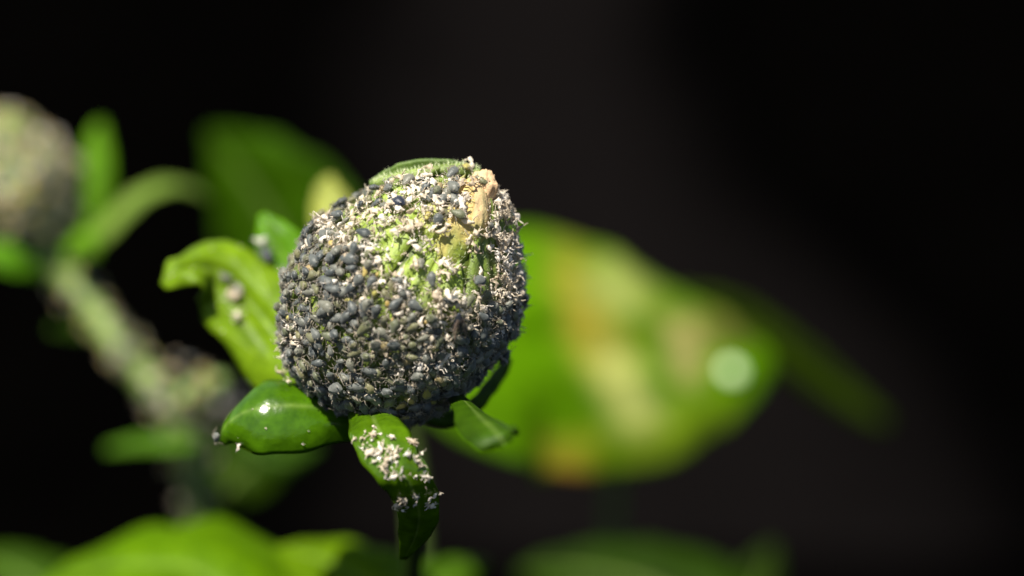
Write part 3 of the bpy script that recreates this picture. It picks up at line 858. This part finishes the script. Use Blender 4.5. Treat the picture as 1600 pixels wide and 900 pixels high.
for (px, py, kind, ln, hd, lab) in special:
    d = dir_for_pixel(px, py); p = bud_point(d[None], np.array([0.045]))[0]; n = bud_normal(d)
    o = place('aphid', aphid_mesh(kind, 0), p, frame(n, hd, 0.0), ln)
    tag(o, lab, 'aphid', 'aphids on the bud')
    taken.append(p)

A = scatter(30000, lambda x, y: 0.068 if (y > 450 or x < 540) else 0.078, p_aphid)
cands = []
for (d, p, x, y) in A:
    if any(((p - q) ** 2).sum() < 0.10 ** 2 for q in taken): continue
    yl = 0.10 + 0.5 * blob(x, y, 620, 485, 60) + 0.25 * blob(x, y, 570, 340, 50) + 0.35 * strip(x, y) + 0.25 * blob(x, y, 650, 560, 60)
    if d[2] < -0.3: yl = 0.1
    r = random.random()
    kind = 'slate'
    if r < yl * 0.42: kind = 'yellow'
    elif r < yl * 0.6: kind = 'tan'
    elif r < yl + 0.24: kind = 'olive'
    ln = random.uniform(0.118, 0.168) if kind == 'slate' else random.uniform(0.095, 0.145)
    if kind == 'yellow': ln = random.uniform(0.075, 0.13)
    q_ = random.random()
    ln *= 0.55 if q_ < 0.2 else (0.78 if q_ < 0.38 else (1.2 if q_ > 0.86 else 1.0))
    hd = 1.9 + 2.6 * vnoise(d * 1.6 + 30) * 2 + random.gauss(0, 0.5)
    n = bud_normal(d)
    n = unit(n + RNG.normal(size=3) * 0.16)
    off = 0.03 + random.uniform(0.0, 0.035) + (0.03 if (y > 500 and random.random() < 0.35) else 0)
    pos = p + unit(p - BUD) * off
    vis = d[2] * ln + 0.02
    cands.append((vis, d, pos, frame(n, hd, random.gauss(0.0, 0.22), random.gauss(0, 0.2)), ln, kind, x, y))
for (d, p, x, y) in scatter(9000, 0.135, lambda x, y: 0.9 * p_aphid(x, y) * (0.6 if y < 400 else 1.0)):
    ln = random.uniform(0.105, 0.16); n = unit(bud_normal(d) + RNG.normal(size=3) * 0.3)
    cands.append((d[2] * ln + 0.03, d, p + unit(p - BUD) * random.uniform(0.07, 0.105), frame(n, 1.9 + random.gauss(0, 1.0), random.gauss(0, 0.35), random.gauss(0, 0.3)), ln, 'slate' if random.random() < 0.8 else 'olive', x, y))
cands.sort(key=lambda c: -c[0])
N_IND = 294
heap = Heap()
order = ['slate', 'olive', 'yellow', 'tan']
LANDMARKS = [(490, 600, 'by the glossy curled bract'), (448, 500, 'on the flank above the glossy bract'), (448, 430, 'facing the curled bract'), (600, 640, 'just above the hanging speckled bract'),
    (640, 290, 'under the rolled green rim'), (775, 320, 'beside the pale pink petal tip'), (722, 375, 'by the yellow petals'), (650, 390, 'at the bare green patch'), (622, 327, 'near the glossy blue-black aphid'),
    (603, 536, 'around the tan ribbed aphid'), (664, 600, 'around the plump yellow aphid'), (702, 495, 'near the winged aphid'), (553, 408, 'round the dark hollow on the bud'), (500, 345, 'in front of the pale yellowish bract'),
    (805, 440, 'on the flank facing the blotched leaf'), (770, 565, 'on the shaded underside by the blotched leaf'), (530, 500, 'in the thick of the grey crowd'), (540, 580, 'low in the grey crowd')]
def landmark(x, y):
    return min(LANDMARKS, key=lambda l: (l[0] - x) ** 2 + (l[1] - y) ** 2)[2]
KIND_WORDS = {'slate': 'slate grey aphid', 'olive': 'olive green aphid', 'yellow': 'yellow green aphid', 'tan': 'tan brown aphid'}
for i, (vis, d, pos, rot, ln, kind, x, y) in enumerate(cands):
    var = random.randrange(5)
    if i < N_IND:
        o = place('aphid', aphid_mesh(kind, var), pos, rot, ln)
        size = 'small ' if ln < 0.115 else ('large ' if ln > 0.155 else '')
        lab = size + KIND_WORDS[kind] + ' ' + landmark(x, y)
        tag(o, lab, 'aphid', lab.replace('aphid', 'aphids', 1))
    else:
        v, f, mi = APHID_GEO[var]
        heap.add(v, f, [5 if q else order.index(kind) for q in mi], pos, rot, ln)
o = heap.build('aphid_colony', [M_SLATE, M_OLIVE, M_YELLOW, M_TAN, M_DARK, M_LEG])
tag(o, 'crowded mass of grey aphids round the rim and far side of the bud', 'aphid colony', kind='stuff')

# shed skins
S = scatter(30000, 0.052, p_skin)
cs = []
for (d, p, x, y) in S:
    n = unit(bud_normal(d) + RNG.normal(size=3) * 0.35)
    ln = random.uniform(0.08, 0.16)
    # skins lie on top where they are plentiful, else between the insects
    off = random.uniform(0.02, 0.075) + 0.03 * min(1, p_skin(x, y) * 1.5)
    cs.append((d[2] * ln + off * 0.8 + 0.05 * p_skin(x, y), d, p + unit(p - BUD) * off, frame(n, random.uniform(0, 6.28), random.gauss(0, 0.35), random.gauss(0, 0.35)), ln, x, y))
cs.sort(key=lambda c: -c[0])
heap = Heap()
for i, (vis, d, pos, rot, ln, x, y) in enumerate(cs):
    var = random.randrange(len(SKIN_MESH))
    if i < 262 and d[2] > 0.05:
        o = place('shed_skin', SKIN_MESH[var], pos, rot, ln)
        size = 'small ' if ln < 0.095 else ('large ' if ln > 0.125 else '')
        lab = size + 'white shed skin ' + landmark(x, y)
        tag(o, lab, 'shed skin', lab.replace('skin', 'skins', 1))
    else:
        v, f = SKIN_GEO[var]
        heap.add(v, f, [0] * len(f), pos, rot, ln)
# fine crumbs of skin between the insects
C_ = scatter(30000, 0.036, lambda x, y: (0.14 + 0.86 * p_skin(x, y)) * (1 - 0.6 * bare(x, y)))
for (d, p, x, y) in C_:
    if d[2] < -0.4 or random.random() < 0.25: continue
    v, f = SKIN_GEO[random.randrange(len(SKIN_GEO))]
    heap.add(v, f, [0] * len(f), p + unit(p - BUD) * random.uniform(0.0, 0.05), frame(unit(bud_normal(d) + RNG.normal(size=3) * 0.5), random.uniform(0, 6.28), 0, 0), random.uniform(0.035, 0.07))
o = heap.build('shed_skin_crumbs', [M_SKIN])
tag(o, 'fine white crumbs and scraps of shed skin scattered between the aphids on the bud', 'shed skins', kind='stuff')

# fine down on the skin of the bud and along the rolled rim
V, F = [], []
def down(p, n, l):
    n = unit(n + RNG.normal(size=3) * 0.35); a = unit(np.cross(n, [0.3, 0.5, 0.8])); b = np.cross(n, a); k = len(V)
    V.extend([p + a * 0.0035, p - a * 0.002 + b * 0.003, p - a * 0.002 - b * 0.003, p + n * l + a * l * random.uniform(-0.3, 0.3)])
    F.extend([(k, k + 1, k + 3), (k + 1, k + 2, k + 3), (k + 2, k, k + 3)])
for d in unit(RNG.normal(size=(5200, 3))):
    if d[2] > -0.3: down(bud_point(d[None], np.array([0.02]))[0], view_vec(d), random.uniform(0.03, 0.07))
for bl in (rim_a, rim_b):
    for k in range(420):
        i_, j_ = random.randrange(1, bl.pos.shape[0] - 1), random.randrange(0, bl.pos.shape[1])
        down(bl.pos[i_, j_], bl.n[i_, j_] if bl.n[i_, j_] @ UP > 0 else -bl.n[i_, j_], random.uniform(0.025, 0.055))
hair = link('down', make_mesh('down', V, F, [M_DOWN]), main)
hair['kind'] = 'stuff'

# ---- skins and insects on the outer bracts and the rim of the bud
def on_blade(bl, px, py, off=0.0):
    q = ((bl.px - np.array([px, py])) ** 2).sum(-1)
    i, j = np.unravel_index(np.argmin(q), q.shape)
    n = bl.n[i, j]
    if n @ (CAM - bl.pos[i, j]) < 0: n = -n
    return bl.pos[i, j] + n * off, n

def skin_on(bl, px, py, ln, lab, grp, stand=False, off=0.01):
    p, n = on_blade(bl, px, py, off)
    if stand: n = unit(n + UP * 0.6 + RNG.normal(size=3) * 0.4)
    o = place('shed_skin', SKIN_MESH[random.randrange(len(SKIN_MESH))], p, frame(n, random.uniform(0, 6.28), random.gauss(0, 0.3), random.gauss(0, 0.3)), ln)
    tag(o, lab, 'shed skin', grp)
    return o

for (x, y) in [(560, 688), (585, 690), (600, 700), (612, 690), (592, 716), (606, 724), (618, 712), (624, 738), (612, 744), (600, 735), (640, 690), (648, 694), (638, 712), (644, 722), (655, 738), (664, 744), (676, 768), (672, 780), (630, 772), (625, 785), (652, 775), (617, 708), (586, 704)]:
    for k in range(1):
        if len([o for o in bpy.data.objects if o.name.startswith('shed_skin')]) > 300: break
        skin_on(br_c, x + random.gauss(0, 3), y + random.gauss(0, 3), random.uniform(0.07, 0.13), 'pinkish white shed skin stuck to the bract hanging below the bud', 'shed skins on the hanging bract')
heap = Heap()
for (x, y) in [(585, 692), (605, 702), (600, 722), (615, 735), (640, 712), (655, 740), (670, 772), (628, 778), (572, 690), (612, 715)] * 9:
    p_, n_ = on_blade(br_c, x + random.gauss(0, 9), y + random.gauss(0, 9), 0.01)
    v, f = SKIN_GEO[random.randrange(len(SKIN_GEO))]
    heap.add(v, f, [0] * len(f), p_ + RNG.normal(size=3) * 0.015, frame(unit(n_ + RNG.normal(size=3) * 0.4), random.uniform(0, 6.28)), random.uniform(0.025, 0.06))
for k in range(34):
    bl = random.choice((br_a, br_b, br_a, br_a))
    i_, j_ = random.randrange(8, bl.pos.shape[0] - 2), random.randrange(1, bl.pos.shape[1] - 1)
    v, f = SKIN_GEO[random.randrange(len(SKIN_GEO))]
    n_ = bl.n[i_, j_]
    heap.add(v, f, [0] * len(f), bl.pos[i_, j_] + n_ * 0.005, frame(n_, random.uniform(0, 6.28)), random.uniform(0.012, 0.035))
o = heap.build('shed_skin_crumbs', [M_SKIN])
tag(o, 'tiny pale crumbs of shed skin dusting the outer bracts below the bud', 'shed skins', kind='stuff')
for (x, y, ln) in [(440, 582, 0.16), (458, 590, 0.12), (449, 606, 0.09)]:
    skin_on(br_b, x, y, ln, 'white shed skin at the back edge of the glossy curled bract', 'shed skins on the glossy bract', off=0.03)
skin_on(br_b, 380, 694, 0.12, 'white shed skin dangling from the lower edge of the glossy bract', None, stand=True)
ap = on_blade(br_b, 350, 680, 0.0)
tag(place('aphid', aphid_mesh('slate', 1), ap[0] + 0.02 * ap[1], frame(ap[1], 2.0), 0.13), 'dark aphid perched on the curled tip of the glossy bract', 'aphid')
for (x, y, ln) in [(365, 478, 0.17), (372, 492, 0.15), (358, 462, 0.10)]:
    skin_on(br_a, x, y, ln, 'white shed skin along the midrib of the curled bract', 'shed skins on the curled bract', off=0.03)
p_, n_ = on_blade(br_a, 378, 452, 0.02)
tag(place('aphid', aphid_mesh('slate', 2), p_, frame(n_, 0.4), 0.15), 'single grey aphid above the white skins on the curled bract', 'aphid')
p_, n_ = on_blade(br_a, 345, 436, 0.02)
tag(place('aphid', aphid_mesh('slate', 3), p_, frame(n_, 1.0), 0.13), 'dark aphid where the bract begins to curl over', 'aphid')
p_, n_ = on_blade(br_e, 410, 378, 0.02)
skin_on(br_e, 410, 376, 0.17, 'greyish white skin on the edge of the bract behind the curled one', None, off=0.02)
tag(place('aphid', aphid_mesh('dark', 3), on_blade(br_e, 424, 402, 0.02)[0], frame(n_, 0.6), 0.2), 'blue-black aphid on the bract behind the curled one', 'aphid')
# skins standing up on the rim of the bud
for (x, y, ln, lab) in [(736, 256, 0.15, 'white skin sticking up like a tuft from the bud tip'), (672, 262, 0.13, 'pale skin scrap standing on the rolled green rim')]:
    d = dir_for_pixel(x, y + 8)
    o = place('shed_skin', SKIN_MESH[2 if x > 700 else 5], P(x, y, -0.2), frame(TOW, 0.2 if x > 700 else 1.3, 0, 0), ln)
    tag(o, lab, 'shed skin')

# ------------------------------------------------------------------ second bud and its crusted stalk
side = empty('flower_bud', P(300, 900, 6.0))
tag(side, 'out of focus crusted flower bud on a pale aphid coated stalk with green bracts', 'flower bud')
B2 = P(28, 300, 7.6)
k2 = K * deep(7.6) / D0
n1, n2 = 26, 36
t = np.linspace(0, math.pi, n1); p = np.linspace(0, 2 * math.pi, n2, endpoint=False)
T_, P_ = np.meshgrid(t, p, indexing='ij')
d2 = np.stack([np.sin(T_) * np.cos(P_), np.cos(T_), np.sin(T_) * np.sin(P_)], -1).reshape(-1, 3)
TIP2 = unit(np.array([-0.45, 0.88, 0.1]))
def r2(d):
    return 93 * k2 * (1 + 0.42 * np.exp(-(np.arccos(np.clip(d @ TIP2, -1, 1)) / 0.6) ** 2) + 0.16 * vnoise(d * 3 + 4) + 0.12 * vnoise(d * 7 + 1))
v2 = B2 + view_vec(d2 * r2(d2)[:, None])
ia = np.arange(n1 * n2).reshape(n1, n2); ib = np.roll(ia, -1, axis=1)
link('bud_core', make_mesh('bud_core', v2, np.stack([ia[:-1], ia[1:], ib[1:], ib[:-1]], -1).reshape(-1, 4), [M_INNER], uv=np.zeros((len(v2), 2)), tint=np.ones((len(v2), 3)) * np.array([0.2, 0.29, 0.06])), side)
blade('outer_bract', [(120, 400, 7.5, 12, -0.1, 0.4, 0.9), (140, 340, 7.5, 22, -0.1, 0.4, 0.9), (150, 270, 7.6, 25, 0.0, 0.4, 0.9), (153, 215, 7.8, 16, 0.1, 0.4, 0.9), (158, 190, 7.9, 4, 0.1, 0.4, 0.9)], M_LEAF, side, tint=green((0.075, 0.19, 0.006)), cup=0.3)
blade('outer_bract', [(110, 400, 7.4, 20, 0.1, 0.5, 0.85), (165, 352, 7.3, 22, -0.2, 0.7, 0.7), (205, 310, 7.3, 24, -0.2, 0.8, 0.6), (255, 286, 7.4, 20, 0.0, 0.9, 0.5), (300, 292, 7.6, 14, 0.3, 0.8, 0.4), (325, 310, 7.7, 4, 0.5, 0.7, 0.4)], M_LEAF, side, tint=green((0.14, 0.23, 0.04)), cup=0.3)
blade('outer_bract', [(100, 400, 7.2, 12, 0.2, 0.5, 0.85), (128, 372, 7.0, 18, 0.2, 0.5, 0.85), (142, 378, 6.9, 16, 0.4, 0.5, 0.75), (150, 402, 6.9, 4, 0.5, 0.3, 0.75)], M_LEAF, side, tint=green((0.10, 0.24, 0.01)), cup=0.3)
blade('outer_bract', [(60, 420, 7.2, 14, -0.1, 0.5, 0.85), (25, 405, 7.0, 24, -0.1, 0.5, 0.85), (-10, 395, 7.0, 22, -0.2, 0.5, 0.8), (-45, 410, 7.0, 4, -0.3, 0.5, 0.75)], M_LEAF, side, tint=green((0.07, 0.2, 0.006)), cup=0.3)
st, stv, stc, strad = tube('stem', [(60, 395, 7.6, 40), (100, 430, 7.6, 22), (150, 490, 7.5, 20), (205, 565, 7.4, 24), (262, 632, 7.4, 24), (298, 700, 7.5, 26), (310, 790, 7.8, 24), (315, 920, 8.2, 24), (330, 1200, 8.8, 24)], M_STEM, side, nu=50, ns=16, tint=(0.17, 0.26, 0.06))
blade('outer_bract', [(310, 690, 7.2, 14, -0.1, 0.6, 0.8), (260, 690, 7.1, 15, -0.1, 0.6, 0.8), (210, 692, 7.3, 13, -0.2, 0.5, 0.8), (165, 702, 7.6, 5, -0.3, 0.4, 0.8)], M_LEAF, side, tint=green((0.055, 0.14, 0.01)), cup=0.3)
blade('outer_bract', [(300, 640, 7.6, 18, 0.3, 0.3, 0.9), (380, 690, 7.2, 24, 0.3, 0.1, 0.9), (440, 720, 7.0, 22, 0.3, 0.0, 0.9), (500, 700, 6.9, 5, 0.3, 0.0, 0.9)], M_LEAF, side, tint=green((0.022, 0.06, 0.004)), cup=0.3)
blade('outer_bract', [(160, 520, 7.8, 10, -0.3, 0.1, 0.9), (110, 510, 7.9, 16, -0.3, 0.0, 0.9), (75, 515, 8.0, 4, -0.3, 0.0, 0.9)], M_LEAF, side, tint=green((0.03, 0.07, 0.006)), cup=0.3)
tube('side_shoot', [(275, 640, 7.4, 20), (306, 618, 7.2, 26), (330, 604, 7.1, 20), (352, 592, 7.0, 8)], M_STEM, side, tint=(0.16, 0.26, 0.06), nu=16)

heap = Heap()
def heap_on(pos, n, ratio=0.5, sc=1.0):
    if random.random() < ratio:
        v, f, mi = APHID_GEO[random.randrange(5)]
        kind = random.choices([0, 1, 2, 3], [0.16, 0.38, 0.40, 0.06])[0]
        heap.add(v, f, [5 if q else kind for q in mi], pos + n * 0.02, frame(n, random.uniform(0, 6.28)), random.uniform(0.11, 0.16) * sc)
    else:
        v, f = SKIN_GEO[random.randrange(len(SKIN_GEO))]
        heap.add(v, f, [4] * len(f), pos + n * random.uniform(0.01, 0.05), frame(unit(n + RNG.normal(size=3) * 0.3), random.uniform(0, 6.28)), random.uniform(0.09, 0.15) * sc)
for d in unit(RNG.normal(size=(900, 3))):
    heap_on(B2 + view_vec(d * r2(d[None])[0]), view_vec(d), 0.74)
for _ in range(150):
    i = random.randrange(6, 44); j = random.randrange(16)
    pos = stv[i, j] + RNG.normal(size=3) * 0.05
    heap_on(pos, unit(stv[i, j] - stc[i]), 0.8)
for _ in range(40):
    c = P(300 + random.gauss(0, 38), 622 + random.gauss(0, 30), 6.9 + random.gauss(0, 0.25))
    heap_on(c, unit(TOW + RNG.normal(size=3) * 0.6), 0.8)
o = heap.build('aphid_colony', [M_SLATE, M_OLIVE, M_YELLOW, M_TAN, M_SKIN, M_LEG])
tag(o, 'pale crust of aphids and skins coating the blurred bud and its stalk', 'aphid colony', kind='stuff')

M_GLINT, _nt, _N, _L, _b = new_mat('painted_glint_pale')
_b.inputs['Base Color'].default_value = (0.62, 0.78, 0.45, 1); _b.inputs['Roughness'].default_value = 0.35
# added pale dome: a sun glint on the blotched leaf put into colour
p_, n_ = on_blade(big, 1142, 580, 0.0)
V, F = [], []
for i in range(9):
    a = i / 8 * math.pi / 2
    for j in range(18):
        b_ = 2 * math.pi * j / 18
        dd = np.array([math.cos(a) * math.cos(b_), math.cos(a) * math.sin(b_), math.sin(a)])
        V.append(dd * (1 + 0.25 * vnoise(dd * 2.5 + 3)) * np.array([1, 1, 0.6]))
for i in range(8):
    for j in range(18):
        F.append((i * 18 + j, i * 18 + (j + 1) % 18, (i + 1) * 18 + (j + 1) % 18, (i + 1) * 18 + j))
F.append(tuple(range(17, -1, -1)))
tag(place('glint_dome', make_mesh('glint_dome', V, F, [M_GLINT]), p_, frame(n_, 0.0), 0.135), 'added pale dome painted as a sun glint near the tip of the blotched leaf', 'painted glint')
